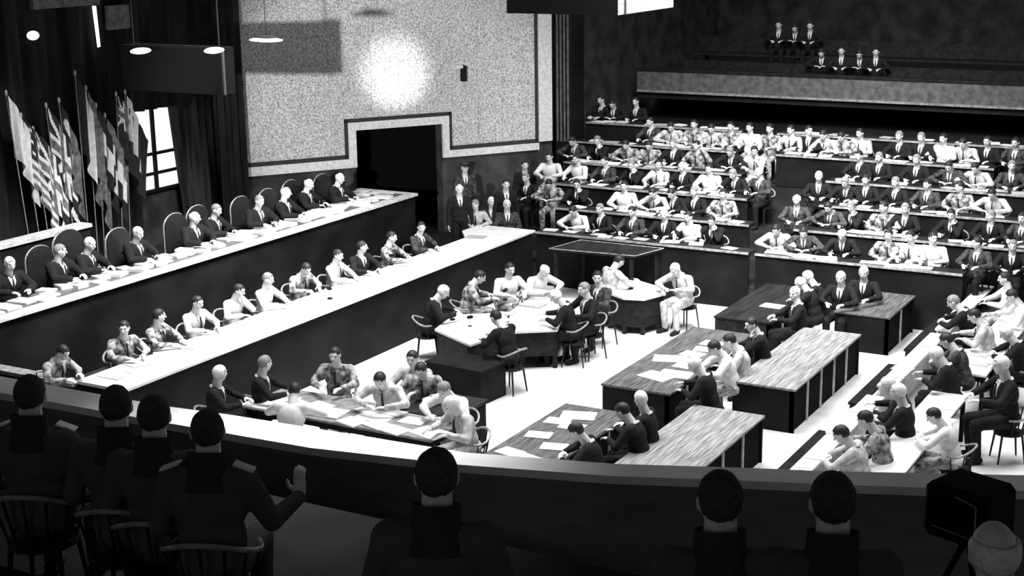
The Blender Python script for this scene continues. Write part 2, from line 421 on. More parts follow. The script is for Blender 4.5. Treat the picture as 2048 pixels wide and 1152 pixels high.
ORD = ['first', 'second', 'third', 'fourth', 'fifth', 'sixth', 'seventh', 'eighth', 'ninth', 'tenth', 'eleventh', 'twelfth', 'thirteenth', 'fourteenth', 'fifteenth', 'sixteenth']
AN = dict(D='dark-suited', G='grey-suited', K='khaki-uniformed', L='tan-jacketed', W='white-shirted')
def sit(pos, z0, face, pose, cloth, hair, where, group, chairs=True, scale=1.04, robe=False, who=None):
    pos = Vector((pos[0], pos[1]))
    for a, b, _ in WHO:
        dv = pos - Vector((a, b))
        if 1e-4 < dv.length < .44: pos = Vector((a, b)) + dv.normalized() * .44
    lab = '%s person with %s, %s' % (who or AN[cloth], HAIRN[hair], where)
    p = person(pos, z0, face, pose, cloth, hair, lab, group, scale, robe); WHO.append((pos[0], pos[1], where))
    if chairs: chair((p.location.x - .02*math.cos(math.radians(face)), p.location.y - .02*math.sin(math.radians(face)), z0), face, 'round-backed wooden armchair seating the person %s' % where, 'armchairs ' + group)
    return p

# ------------------------------------------------------------------ setting
bm = NB(); prism(bm, [(6, -6), (28.4, -6), (28.4, 15.5), (6, 15.5)], -.1, 0); struct(finish('floor', bm, 'pale_floor'))
bm = NB(); prism(bm, [(28.4, -6), (46, -6), (46, 24), (6, 24), (6, 15.5), (28.4, 15.5)], -.1, -.001); struct(finish('floor_edge', bm, 'dark_floor'))
CA = math.radians(35.643); WD = Vector((math.cos(CA), -math.sin(CA), 0)); WN = Vector((-math.sin(CA), -math.cos(CA), 0))  # along the panelled wall / towards the court
W0 = Vector((25.78, 22.5, 0))
def wp(s, z, out=0): p = W0 + WD * s + WN * out; return Vector((p.x, p.y, z))
def wbox(bm, s0, s1, z0, z1, o0, o1, mi=0):
    v = [bm.verts.new(wp(s, z, o)) for s, z, o in ((s0,z0,o0),(s1,z0,o0),(s1,z0,o1),(s0,z0,o1),(s0,z1,o0),(s1,z1,o0),(s1,z1,o1),(s0,z1,o1))]
    for f in ((0,3,2,1),(4,5,6,7),(0,1,5,4),(1,2,6,5),(2,3,7,6),(3,0,4,7)): bm.faces.new([v[i] for i in f]).material_index = mi
bm = NB(); wbox(bm, -1.2, 3.52, 0, 9, -.4, 0); wbox(bm, 5.74, 8.74, 0, 9, -.4, 0); wbox(bm, 3.52, 5.74, 3.17, 9, -.4, 0)
back = struct(finish('wall_back', bm, 'wall_dark'))
bm = NB(); wbox(bm, .80, 3.30, 2.56, 3.45, 0, .042); wbox(bm, .80, 8.28, 3.45, 8.4, 0, .042); wbox(bm, 5.95, 8.28, 2.58, 3.45, 0, .042); finish('backing', bm, 'plaster', back)
bm = NB(); wbox(bm, 2.4, 7.9, 0, 4.3, -1.9, -1.8); finish('doorway_shade_sheet', bm, 'knee_black', back)  # near-black sheet, darkness of the doorway recess put into its colour
# pale slabs of the panelled field, cut round the doorway
BT = 8.4
def slab(s0, s1, z0, z1):
    bm = NB(); g = .005
    wbox(bm, s0+g, s1-g, z0+g, z1-g, 0, .055 + random.uniform(-.003, .004)); finish('slab', bm, 'plaster', back)
sl = [.86, 1.5, 2.2, 2.9, 3.22, 3.95, 4.65, 5.35, 6.02, 6.7, 7.35, 8.22]
zl = [2.62, 3.46, 4.1, 4.75, 5.4, 6.05, 6.7, 7.35, 8.4]
for i in range(len(sl)-1):
    for j in range(len(zl)-1):
        if j == 0 and 3.2 < (sl[i]+sl[i+1])/2 < 6.0: continue
        slab(sl[i], sl[i+1], zl[j], zl[j+1])
def border(path, wdt, out, m, name):
    bm = NB()
    for (s0, z0), (s1, z1) in zip(path, path[1:]):
        wbox(bm, min(s0, s1)-wdt/2, max(s0, s1)+wdt/2, min(z0, z1)-wdt/2, max(z0, z1)+wdt/2, 0, out)
    return finish(name, bm, m, back)
pathI = [(.79, 8.4), (.79, 2.55), (3.29, 2.55), (3.29, 3.40), (5.95, 3.40), (5.95, 2.56), (8.30, 2.56), (8.30, 8.4)]
border(pathI, .10, .045, 'inset_dark', 'inset_line')
pathO = [(.62, 8.4), (.62, 2.41), (3.42, 2.41), (3.42, 3.28), (5.84, 3.28), (5.84, 2.46), (8.5, 2.46), (8.5, 8.4)]
bm = NB()
for a in ((.48, .745, 2.29, 8.4), (.745, 3.33, 2.29, 2.50), (3.33, 3.52, 2.29, 3.36), (3.52, 5.74, 3.17, 3.36), (5.74, 5.91, 2.34, 3.36), (5.91, 8.34, 2.34, 2.51), (8.34, 8.71, 2.54, 8.4)):
    wbox(bm, *a, 0, .09)
finish('pale_border', bm, 'plaster_border', back)
# small bracket lamp on the wall
t = thing('wall_bracket', 'small dark bracket lamp with pale top on the panelled wall', 'lamp', wp(6.29, 4.45, .05), math.atan2(WN.y, WN.x))
B('bracket', (0, -.05, -.28), (.14, .07, .10), 'black_wood', t, .01); B('shade', (.02, -.20, .04), (.16, -.02, .13), 'pale_trim', t, .02)
# side walls and the dark end of the hall
bm = NB(); box(bm, (8, 22.5, 0), (23.1, 22.8, 9)); box(bm, (24.9, 22.5, 0), (26.6, 22.8, 9)); box(bm, (23.1, 22.5, 0), (24.9, 22.8, 2.3)); box(bm, (23.1, 22.5, 4.6), (24.9, 22.8, 9)); wl = struct(finish('wall_left', bm, 'wall_dark'))
bm = NB(); box(bm, (33.0, 18.0, 0), (46, 18.3, 9)); struct(finish('wall_side', bm, 'wall_dark'))
bm = NB(); box(bm, (45.6, -6, 0), (46, 18.3, 9)); struct(finish('wall_far', bm, 'wall_dark'))
# fluted pilaster beside the panelled wall
t = thing('pilaster', 'dark fluted pilaster right of the pale panelled wall', 'pilaster', (33.35, 17.2, 0))
B('shaft', (-.3, -.25, 0), (.45, .2, 9), 'dark_panel', t, .02)
for k in range(4): B('flute', (-.34, -.2+k*.1, 2.5), (-.30, -.16+k*.1, 8.8), 'gallery_front', t)
# window_1 with panes
wn = thing('window_tmp', 'temporary name for bright window', 'window'); del wn['label']; del wn['category']; wn.name = 'window_1'; wn['kind'] = 'structure'
XS = (23.15, 23.98, 24.85); ZS = (2.35, 2.72, 3.15, 4.55)
bm = NB()
for x in XS: box(bm, (x-.03, 22.42, 2.3), (x+.03, 22.56, 4.6))
for z in ZS: box(bm, (23.1, 22.43, z-.03), (24.9, 22.55, z+.03))
finish('window_frame', bm, 'black_wood', wn)
for i in range(2):
    for j in range(3): B('pane', (XS[i]+.03, 22.50, ZS[j]+.03), (XS[i+1]-.03, 22.52, ZS[j+1]-.03), 'window_light', wn)
# curtains
def curtain(name, label, x0, x1, y, z0, z1, m, waves=7, amp=.07, skew=0, skewt=0):
    bm = NB(); n = 60; rows = []
    for j in range(9):
        v = j/8; z = z0 + (z1-z0)*v; row = []
        for i in range(n+1):
            u = i/n; x = x0 + (x1-x0)*u + skew*(1-v)*u + skewt*(1-v)*(1-u)
            row.append(bm.verts.new((x, y + amp*math.sin(u*waves*2*math.pi + .5*v) + .02*math.sin(u*31), z)))
        rows.append(row)
    for a, b in zip(rows, rows[1:]):
        for i in range(n): bm.faces.new([a[i], a[i+1], b[i+1], b[i]])
    bmesh.ops.solidify(bm, geom=bm.faces[:], thickness=.02)
    return meta(finish(name, bm, m, smooth=True), label, 'curtain')
curtain('curtain', 'grey curtain drawn aside on the right of the bright window', 24.35, 25.7, 22.3, .2, 4.25, 'grey_curtain', 6, .06, 0, .42)
curtain('curtain', 'long dark curtain hanging left behind the flags', 15.5, 19.2, 22.3, .2, 8.5, 'curtain', 14)
curtain('curtain', 'tall dark curtain hanging between flags and window', 19.4, 23.3, 22.3, .2, 8.5, 'curtain', 12)
curtain('curtain', 'dark pelmet curtain hanging above the bright window', 23.1, 25.4, 22.2, 4.15, 8.5, 'curtain', 6)
curtain('curtain', 'dark narrow curtain in the corner beside the panelled wall', 25.3, 26.2, 21.75, .2, 8.5, 'curtain', 4, .05)

# ------------------------------------------------------------------ clerks' desk and judges' bench
t = thing('clerks_desk', 'long pale-topped desk with dark panelled front, lower of the two tiers', 'desk', (0,0,0))
B('front_panel', (15.5, 15.5, 0), (28.3, 15.58, 1.20), 'dark_panel', t)
B('end_panel', (28.22, 15.58, 0), (28.3, 16.9, 1.20), 'dark_panel', t)
B('near_end_panel', (15.5, 15.58, 0), (15.58, 20.5, 1.16), 'dark_panel', t)
bm = NB(); prism(bm, [(15.5, 15.45), (28.36, 15.45), (28.36, 16.9), (27.6, 16.9), (27.0, 16.45), (15.5, 16.45)], 1.20, 1.25); finish('desktop', bm, 'pale_top', t, bevel=.006)
B('near_end_rail', (15.42, 16.46, 1.16), (15.66, 20.5, 1.22), 'grey_trim', t)
struct(B('clerks_platform', (15.6, 15.6, 0), (28.2, 18.45, .5), 'dark_floor'))
t = thing('judges_bench', 'long raised bench with pale edged top and dark front, upper tier', 'bench', (0,0,0))
B('front_panel', (15.75, 18.42, .5), (28.05, 18.50, 1.84), 'dark_panel', t)
B('end_panel', (27.97, 18.50, .5), (28.05, 19.95, 1.84), 'dark_panel', t)
bm = NB(); prism(bm, [(15.7, 18.58), (27.9, 18.58), (27.9, 19.93), (26.9, 19.93), (26.9, 19.2), (15.7, 19.2)], 1.845, 1.895); finish('benchtop', bm, 'table_wood', t)
bm = NB(); prism(bm, [(15.7, 18.36), (28.1, 18.36), (28.1, 19.98), (27.9, 19.98), (27.9, 18.58), (15.7, 18.58)], 1.84, 1.905); finish('pale_edge', bm, 'pale_trim', t, bevel=.006)
struct(B('judges_platform', (15.7, 18.5, 0), (28.0, 22.4, 1.15), 'dark_floor'))
# ledge behind the judges carrying the flag stands
t = thing('flag_ledge', 'long ledge with pale edge behind the judges, below the flags', 'ledge', (0,0,0))
B('ledge_top', (12, 21.35, 2.20), (20.9, 21.7, 2.27), 'pale_trim', t); B('ledge_front', (12, 21.4, 1.15), (20.9, 21.46, 2.2), 'black_wood', t)

# ------------------------------------------------------------------ seating tiers
def tier(k): return 28.4 + 1.2*(k-1), 1.21 + .323*(k-1)
for k in range(1, 8):
    x, z = tier(k); struct(B('tier_platform', (x+.02, 0, 0), (x+1.22 if k < 7 else 45.6, 17.4 if k < 5 or k > 5 else 17.4, z-.75), 'dark_floor'))
def row_desk(k, y0, y1, name):
    x, z = tier(k)
    t = thing('row_desk', 'long dark desk with pale front edge, %s' % name, 'desk', (x, 0, z), 0, 'tiered audience desks')
    B('front_panel', (0, y0, -.75 if k > 1 else -z), (.04, y1, -.03), 'dark_panel', t)
    B('desktop', (-.03, y0, -.03), (.42, y1, 0), 'dark_wood', t)
    B('edge_strip', (-.05, y0, -.035), (-.005, y1, .006), 'wood_trim', t)
RN = ['front row', 'second row', 'third row', 'fourth row', 'fifth row', 'sixth row']
LY = {1: (10.45, 15.45), 2: (10.9, 15.6), 3: (11.4, 16.2), 4: (12.0, 16.6), 5: (12.6, 16.9), 6: (12.9, 17.2)}
RY = {1: (6.1, 10.31), 2: (4.6, 9.9), 3: (4.4, 9.75), 4: (4.2, 10.0), 5: (6.6, 11.6), 6: (6.0, 12.0)}
for k in range(1, 7):
    row_desk(k, *LY[k], RN[k-1] + ' of the left seating block')
    row_desk(k, *RY[k], RN[k-1] + ' of the right seating block')
# gallery
gl = thing('gallery', 'grey-fronted gallery balcony across the dark end of the hall', 'balcony', (0,0,0))
B('gallery_parapet', (38, 2, 3.27), (38.15, 17.4, 3.82), 'gallery_front', gl)
B('gallery_rail', (37.95, 2, 3.82), (38.2, 17.4, 3.88), 'dark_wood', gl); B('gallery_edge', (37.96, 2, 3.22), (38.2, 17.4, 3.28), 'wood_trim', gl)
B('gallery_floor', (38.1, 2, 3.05), (45.5, 17.4, 3.2), 'dark_floor', gl)

# ------------------------------------------------------------------ tables
def leg_table(name, label, x0, x1, y0, y1, ztop, topm, sidem, cat='table', rz=0, group=None, panels=True, dividers=()):
    cx, cy = (x0+x1)/2, (y0+y1)/2; hx, hy = (x1-x0)/2, (y1-y0)/2
    t = thing(name, label, cat, (cx, cy, 0), rz, group)
    B('tabletop', (-hx, -hy, ztop-.04), (hx, hy, ztop), topm, t, .006)
    if panels:
        B('end_panel', (-hx+.02, -hy+.02, 0), (-hx+.06, hy-.02, ztop-.04), sidem, t)
        B('end_panel', (hx-.06, -hy+.02, 0), (hx-.02, hy-.02, ztop-.04), sidem, t)
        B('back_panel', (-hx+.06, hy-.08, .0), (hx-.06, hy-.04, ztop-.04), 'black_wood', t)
        n = max(2, round((x1-x0)/.75))
        for i in range(n+1):
            x = -hx+.03 + (2*hx-.06)*i/n
            B('divider', (x-.010, -hy+.02, 0), (x+.010, -hy+.10, ztop-.04), 'pale_trim' if i else sidem, t)
            if i < n: B('knee_shade_panel', (x+.012, -hy+.05, .02), (x + (2*hx-.06)/n-.012, -hy+.07, ztop-.05), 'knee_black', t)  # near-black sheet painted in for shade inside the open knee-holes
    else:
        for sx in (-1, 1):
            for sy in (-1, 1): B('leg', (sx*(hx-.06)-.03, sy*(hy-.06)-.03, 0), (sx*(hx-.06)+.03, sy*(hy-.06)+.03, ztop-.04), sidem, t)
        B('apron', (-hx+.05, -hy+.05, ztop-.14), (hx-.05, hy-.05, ztop-.04), sidem, t)
    return t
g = 'wooden counsel tables'
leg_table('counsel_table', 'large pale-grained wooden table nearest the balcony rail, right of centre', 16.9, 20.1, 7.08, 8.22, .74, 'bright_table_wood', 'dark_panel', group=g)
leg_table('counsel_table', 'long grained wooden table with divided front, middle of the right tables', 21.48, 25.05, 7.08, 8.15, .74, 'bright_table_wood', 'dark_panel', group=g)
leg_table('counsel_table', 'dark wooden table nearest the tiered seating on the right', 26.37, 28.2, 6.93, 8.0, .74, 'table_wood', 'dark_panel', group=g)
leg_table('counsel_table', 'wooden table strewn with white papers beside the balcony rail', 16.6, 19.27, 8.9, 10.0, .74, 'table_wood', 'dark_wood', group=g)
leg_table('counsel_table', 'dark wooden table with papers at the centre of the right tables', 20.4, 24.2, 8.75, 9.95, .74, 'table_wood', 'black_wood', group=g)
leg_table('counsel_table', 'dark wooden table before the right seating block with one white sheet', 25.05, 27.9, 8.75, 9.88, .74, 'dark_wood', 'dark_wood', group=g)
g = 'white-topped press tables'
leg_table('press_table', 'narrow white table near the balcony rail on the right', 17.2, 22.4, 4.62, 5.18, .74, 'pale_top', 'black_wood', group=g, panels=False)
leg_table('press_table', 'narrow white table farther along on the right', 23.55, 28.3, 4.60, 5.16, .74, 'pale_top', 'black_wood', group=g, panels=False)
for (a, b, n) in ((16.8, 21.75, 'near'), (22.3, 25.7, 'middle'), (26.0, 33, 'far')):
    t = thing('writing_bench', 'long narrow white writing ledge, %s section' % n, 'desk', ((a+b)/2, 5.88, 0), 0, 'white writing ledges'); h = (b-a)/2
    B('ledge_top', (-h, -.14, .70), (h, .14, .74), 'pale_top', t); B('ledge_panel', (-h, .08, .0), (h, .11, .70), 'pale_trim', t)
for (a, b, n) in ((19.0, 21.1, 'near'), (22.6, 25.0, 'middle'), (26.0, 31.5, 'far')):
    t = thing('low_bench', 'low dark bench on the pale floor, %s one of three' % n, 'bench', ((a+b)/2, 6.45, 0), 0, 'low dark benches'); h = (b-a)/2
    B('bench_seat', (-h, -.11, .24), (h, .11, .28), 'black_wood', t); B('bench_support', (-h, -.08, 0), (-h+.06, .08, .24), 'black_wood', t); B('bench_support', (h-.06, -.08, 0), (h, .08, .24), 'black_wood', t)
# centre tables with white cloths
def quad_table(name, label, pts, ztop, topm, skirt=None, cat='table'):
    c = sum((Vector((p[0], p[1], 0)) for p in pts), Vector()) / len(pts)
    t = thing(name, label, cat, c)
    q = [(p[0]-c.x, p[1]-c.y) for p in pts]
    bm = NB(); prism(bm, q, ztop-.04, ztop); finish('tabletop', bm, topm, t)
    for x, y in q:
        bm = NB(); x *= .88; y *= .88; box(bm, (x-.035, y-.035, 0), (x+.035, y+.035, ztop-.04)); finish('leg', bm, 'dark_wood', t)
    if skirt:
        bm = NB(); qq = [(x*.93, y*.93) for x, y in q]; prism(bm, qq, skirt, ztop-.04); finish('skirt_panel', bm, 'dark_wood', t)
    return t
quad_table('centre_table', 'white-topped table angled at the centre of the court, left one', [(21.3, 12.93), (22.25, 12.78), (23.5, 13.45), (22.9, 14.25), (21.9, 14.04)], .76, 'pale_top', .05)
quad_table('centre_table', 'white-topped table at the centre of the court, right one', [(22.32, 12.75), (22.85, 12.02), (25.0, 12.75), (24.75, 13.6), (23.6, 13.42)], .76, 'pale_top', .25)
quad_table('small_round_table', 'small white-topped table right of centre with three people', [(25.79, 12.45), (25.5, 11.95), (25.6, 11.55), (26.2, 11.35), (26.6, 11.6), (26.95, 12.3), (26.7, 12.7)], .75, 'pale_top', .15)
t = thing('low_cabinet', 'low black cabinet in front of the left centre table', 'cabinet', (20.85, 12.72, 0), math.radians(-6))
B('carcass', (-.36, -.55, 0), (.36, .62, .58), 'dark_panel', t); B('cabinet_top', (-.38, -.57, .58), (.38, .64, .61), 'black_wood', t)
# prosecution table at lower left
leg_table('secretaries_table', 'dark table covered with papers among the group left of the rail', 16.9, 17.95, 10.95, 14.4, .74, 'grey_trim', 'black_wood', 'table', panels=False)
t = thing('side_desk', 'dark box desk at the right end of the left group', 'desk', (18.3, 11.6, 0)); B('cabinet', (-.5, -.45, 0), (.5, .45, .72), 'black_wood', t); B('desktop', (-.53, -.48, .72), (.53, .48, .76), 'dark_wood', t)
# witness stand before the front row
pts = [atz(x, y, 1.13) for x, y in ((1098, 498), (1168, 478), (1335, 494), (1270, 513))]
for p in pts: p.x = min(p.x, 28.32)
t = quad_table('witness_stand', 'dark empty stand with thin pale edges before the left seating block', pts, 1.13, 'dark_wood', .0, 'stand')
c = t.location
bm = NB()
for a, b in zip(pts, pts[1:] + pts[:1]): tube(bm, [(a.x-c.x, a.y-c.y, 1.14), (b.x-c.x, b.y-c.y, 1.14)], .012, 6)
finish('edge_rail', bm, 'wood_trim', t)

struct(B('shade_ceiling', (-6, -9, 9.3), (9.6, 15, 9.5), 'wall_dark')); struct(B('shade_wall_rear', (-6.2, -9, 0), (-6, 15, 9.5), 'wall_dark'))  # both unseen, added to keep ambient light off the foreground
# ------------------------------------------------------------------ near balcony (in front of the camera's seats)
far = [(8.5, 13.0), (8.52, 9.96), (8.55, 8.1), (8.62, 7.5), (8.74, 5.37), (9.03, 4.29), (9.39, 3.41), (9.56, 2.95), (10.12, 1.68), (10.6, .6), (11.2, -.6), (12.2, -2.4), (13.4, -4.4), (15, -7)]
near = [(8.16, 13.0), (8.19, 9.59), (8.24, 7.82), (8.3, 6.45), (8.62-.12, 5.3), (8.80, 4.22), (9.15, 3.34), (9.35, 2.8), (9.85, 1.55), (10.3, .5), (10.9, -.7), (11.9, -2.5), (13.1, -4.5), (14.7, -7.1)]
nb = thing('balcony_parapet', 'curved balcony parapet with white capping in the dark foreground', 'balcony', (0,0,0))
def strip(pa, pb, z0, z1, name, m):
    bm = NB(); n = len(pa)
    V = [[bm.verts.new((p[0], p[1], z)) for p in q] for q in (pa, pb) for z in (z0, z1)]
    for i in range(n-1):
        bm.faces.new([V[1][i], V[1][i+1], V[3][i+1], V[3][i]]); bm.faces.new([V[0][i], V[2][i], V[2][i+1], V[0][i+1]])
        bm.faces.new([V[0][i], V[0][i+1], V[1][i+1], V[1][i]]); bm.faces.new([V[2][i], V[3][i], V[3][i+1], V[2][i+1]])
    bm.faces.new([V[0][0], V[1][0], V[3][0], V[2][0]]); bm.faces.new([V[0][-1], V[2][-1], V[3][-1], V[1][-1]])
    return finish(name, bm, m, nb)
strip(far, near, 4.14, 4.2, 'capping', 'pale_top')
strip([(x-.05, y) for x, y in far], [(x+.02, y-.02) for x, y in near], 2.6, 4.14, 'parapet_wall', 'parapet_wood')
struct(B('balcony_floor', (-4, -8, 2.7), (8.3, 14, 2.95), 'dark_floor'))

# ------------------------------------------------------------------ hanging light troughs
def trough(label, corner, lx, ly, h, m_side, lamps):
    """corner = lower corner nearest the camera between the -X face and the -Y face"""
    t = thing('lighting_trough', label, 'light fixture', corner)
    B('front_board', (0, 0, 0), (.04, ly, h), 'knee_black', t); B('side_board', (.04, 0, 0), (lx, .04, h), m_side, t)
    B('rear_board', (.04, ly-.04, 0), (lx, ly, h), 'knee_black', t); B('end_board', (lx-.04, .04, 0), (lx, ly-.04, h), 'black_wood', t)
    B('base_board', (.04, .04, 0), (lx-.04, ly-.04, .05), 'black_wood', t); B('top_board', (.04, .04, h-.12), (lx-.04, ly-.04, h-.06), 'black_wood', t)
    B('side_strip', (lx*.12, -.02, 0), (lx*.12+.04, 0, h), 'inset_dark', t)
    for (x, y) in lamps:
        bm = NB(); ell(bm, (x, y, h), (.20, .13, .05)); f_ = finish('lamp_shade', bm, 'lamp_glow', t, True)
    for x in (lx/2, ):
        for y in (.15, ly-.15):
            bm = NB(); tube(bm, [(x, y, h-.1), (x, y, 9.5-corner[2])], .012, 6); finish('hanger', bm, 'black_wood', t)
    return t
def lampspots(corner, h, pix): return [((q.x - corner[0]), (q.y - corner[1])) for q in (atz(x, y, corner[2] + h + .03) for x, y in pix)]
cA = (18.64, 15.90, 5.28)
trough('long dark hanging light box with two glowing lamps above the judges', cA, .34, 2.15, .75, 'knee_black', lampspots(cA, .75, ((428, 97), (281, 98))))
q = CP + ray(532, 80) * 24.5
t = thing('hanging_lamp', 'flat glowing lamp hanging right of the dark light box', 'lamp', q)
bm = NB(); ell(bm, (0, 0, 0), (.16, .34, .035)); finish('lamp_glass', bm, 'lamp_glow', t, True)
bm = NB(); ell(bm, (0, 0, .05), (.10, .20, .03)); finish('lamp_cap', bm, 'black_wood', t, True)
bm = NB(); tube(bm, [(0, 0, .05), (0, 0, 9.5 - q.z)], .006, 6); finish('wire', bm, 'black_wood', t)
q = aty(66, 71, 22.0)
t = thing('wall_lamp', 'small bright lamp high on the dark curtain at upper left', 'lamp', q)
bm = NB(); ell(bm, (0, 0, 0), (.13, .10, .09)); finish('globe', bm, 'lamp_glow', t, True); B('arm', (-.015, .05, -.02), (.015, .5, .01), 'black_wood', t)
a, b = aty(186, 12, 22.1), aty(199, 92, 22.1)
t = thing('tmp', 'tmp tmp tmp tmp', 'window', (0, 0, 0)); del t['label']; del t['category']; t.name = 'window_2'; t['kind'] = 'structure'
bm = NB(); v = [bm.verts.new(p) for p in (aty(184, 12, 22.1), aty(192, 12, 22.1), aty(201, 93, 22.1), aty(195, 95, 22.1))]; bm.faces.new(v)
bmesh.ops.solidify(bm, geom=bm.faces[:], thickness=.02); finish('pane', bm, 'window_light', t)
a, b = aty(62, -6, 22.05), aty(196, 9, 22.05)
B('valance', (a.x, 22.0, b.z), (b.x, 22.1, a.z), 'gallery_front', t); a, b = aty(212, 12, 22.05), aty(258, 56, 22.05); B('valance', (a.x, 22.0, b.z), (b.x, 22.1, a.z), 'gallery_front', t)
cB = (22.06, 10.47, 6.44)
trough('hanging light box with one side coloured pale as lit at the top edge', cB, 2.3, 2.05, 1.45, 'plaster', [])  # side board paler than the front: light on it is painted in
# ------------------------------------------------------------------ flags
def flag(x, y, z0, h, tiltx, pat, label, W=1.25, H=1.5, drop=1.25):
    t = thing('flag', label, 'flag', (x, y, z0), 0, 'national flags on poles behind the judges')
    top = Vector((tiltx, 0, h))
    bm = NB(); tube(bm, [(0,0,0), top], .011, 8); finish('pole', bm, 'rim_wood', t)
    bm = NB(); ell(bm, top + Vector((0,0,.04)), (.03,.03,.06)); finish('finial', bm, 'brass', t, True)
    bm = NB(); cap(bm, (0,0,.0), .06, (0,0,.03), .05); finish('foot', bm, 'brass', t)
    bm = NB(); nu, nv = 34, 40; G = []
    for j in range(nv+1):
        v = j/nv; base = top * (1 - v*H/h)
        G.append([bm.verts.new(base + Vector((u*W*(.42 - .12*v) , -.05 + .06*math.sin(u*15 + 1.5*v) * (.4 + v), -drop*u**1.25))) for u in [i/nu for i in range(nu+1)]])
    for j in range(nv):
        for i in range(nu):
            f = bm.faces.new([G[j][i], G[j][i+1], G[j+1][i+1], G[j+1][i]]); f.material_index = pat((i+.5)/nu, (j+.5)/nv)
    finish('cloth', bm, ['flag_light', 'flag_mid', 'flag_dark'], t, True)
def p_jack(u, v):
    a, b = u-.5, v-.5
    if abs(a) < .06 or abs(b) < .08: return 1
    if abs(a) < .13 or abs(b) < .16: return 0
    if abs(abs(a) - abs(b)) < .07: return 0
    return 2
def p_stripes(u, v):
    if u < .42 and v < .52: return 0 if (int(u*22) % 3 == 1 and int(v*18) % 3 == 1) else 2
    return 0 if int(v*13) % 2 else 1
p_tri = lambda u, v: (2, 0, 1)[min(2, int(u*3))]
p_htri = lambda u, v: (1, 0, 2)[min(2, int(v*3))]
def p_sun(u, v):
    if (u-.25)**2 + (v-.25)**2 < .014: return 0
    return 2 if u < .5 and v < .5 else 1
p_plain = lambda u, v: 1
p_white = lambda u, v: 0
def p_ens(u, v):
    if u < .5 and v < .5: return p_jack(u*2, v*2)
    return 2
def p_band(u, v): return 0 if .3 < v < .7 else 2
FL = [(12, 190, -.3, p_white, 'white hanging flag at the far left edge', 1.3, 1.2), (42, 235, -.25, p_stripes, 'star-cornered striped flag, second from left', 1.7, 1.3),
      (66, 262, -.2, p_jack, 'flag of crossed white bars, third from left', 1.8, 1.2), (92, 215, -.15, p_jack, 'flag with white diagonal crosses, fourth from left', 1.5, 1.3),
      (118, 205, -.1, p_sun, 'grey flag with a pale disc in its dark corner', 1.0, 1.3), (150, 150, .0, p_tri, 'three-band vertical flag on the tallest pole, left of centre', 1.2, 1.5),
      (172, 180, .05, p_plain, 'plain grey flag hanging in long folds', 1.1, 1.6), (192, 215, .1, p_band, 'dark flag with a broad pale band', 1.1, 1.2),
      (210, 235, .15, p_htri, 'flag of grey, white and black bands', 1.2, 1.2), (232, 192, .15, p_ens, 'dark ensign with crossed bars in its corner', 1.9, 1.2), (250, 188, .2, p_white, 'white pointed flag hanging before the bright window', .8, .9)]
for px_, py_, tx, pf, lab, W_, H_ in FL:
    tp = aty(px_, py_, 21.85); flag(tp.x - tx, 21.85, 1.15, tp.z - 1.15, tx, pf, lab, W_, H_, H_ * .85)

# ------------------------------------------------------------------ papers
def paper(pos, z, sx, sy, th, rz, label, group, m='paper', name='paper_stack', cat='papers'):
    bm = NB(); box(bm, (-sx/2, -sy/2, 0), (sx/2, sy/2, th))
    bmesh.ops.rotate(bm, verts=bm.verts[:], cent=(0,0,0), matrix=Matrix.Rotation(rz, 3, 'Z'))
    o = finish(name, bm, m, loc=(pos[0], pos[1], z + .002)); return meta(o, label, cat, group)
def scatter(n, x0, x1, y0, y1, z, label, group, big=1, dark=.0, seed=1, th=(.004, .03)):
    rnd = random.Random(seed); done = []
    for i in range(n * 12):
        if len(done) >= n: break
        x, y = rnd.uniform(x0, x1), rnd.uniform(y0, y1)
        if any((x-a)**2 + (y-b)**2 < (.235*big)**2 for a, b in done): continue
        done.append((x, y)); open_ = rnd.random() < .35
        near = min(WHO, key=lambda q: (q[0]-x)**2 + (q[1]-y)**2); grey = rnd.random() < dark
        if (near[0]-x)**2 + (near[1]-y)**2 < 1.4:
            lb = ('grey ' if grey else 'white ') + ('open book' if open_ else 'document') + ' before ' + near[2]
        else: lb = ('open book, ' if open_ else 'sheaf, ') + label
        paper((x, y), z, .30*big if open_ else .22*big, .42*big if open_ else .30*big, rnd.uniform(*th), rnd.uniform(-.35, .35), lb, group, 'grey_paper' if grey else 'paper', 'open_book' if open_ else 'paper_stack', 'book' if open_ else 'papers')

# ------------------------------------------------------------------ people
def at_head(px, py, z0, pose, scale=1.06): return atz(px, py, z0 + PROTO[pose]['hc'].z * scale)
# judges
JU = [(20,530,'w'),(120,505,'g'),(180,490,'w'),(288,470,'w'),(405,440,'b'),(433,422,'g'),(533,405,'g'),(572,388,'b'),(618,370,'b'),(680,358,'b')]
for i, (x, y, h) in enumerate(JU):
    p = at_head(x, y, 1.15, 'robe'); pose = 'robe' if i % 3 != 1 else 'robe_left'
    sit((p.x, max(p.y, 19.22)), 1.15, 270 + (-14, 8, 12, 4, -8, 10)[i % 6], pose, 'D', h, '%s judge from the left on the high bench' % ORD[i], 'judges seated at the bench', False, 1.08, True, 'dark-robed')
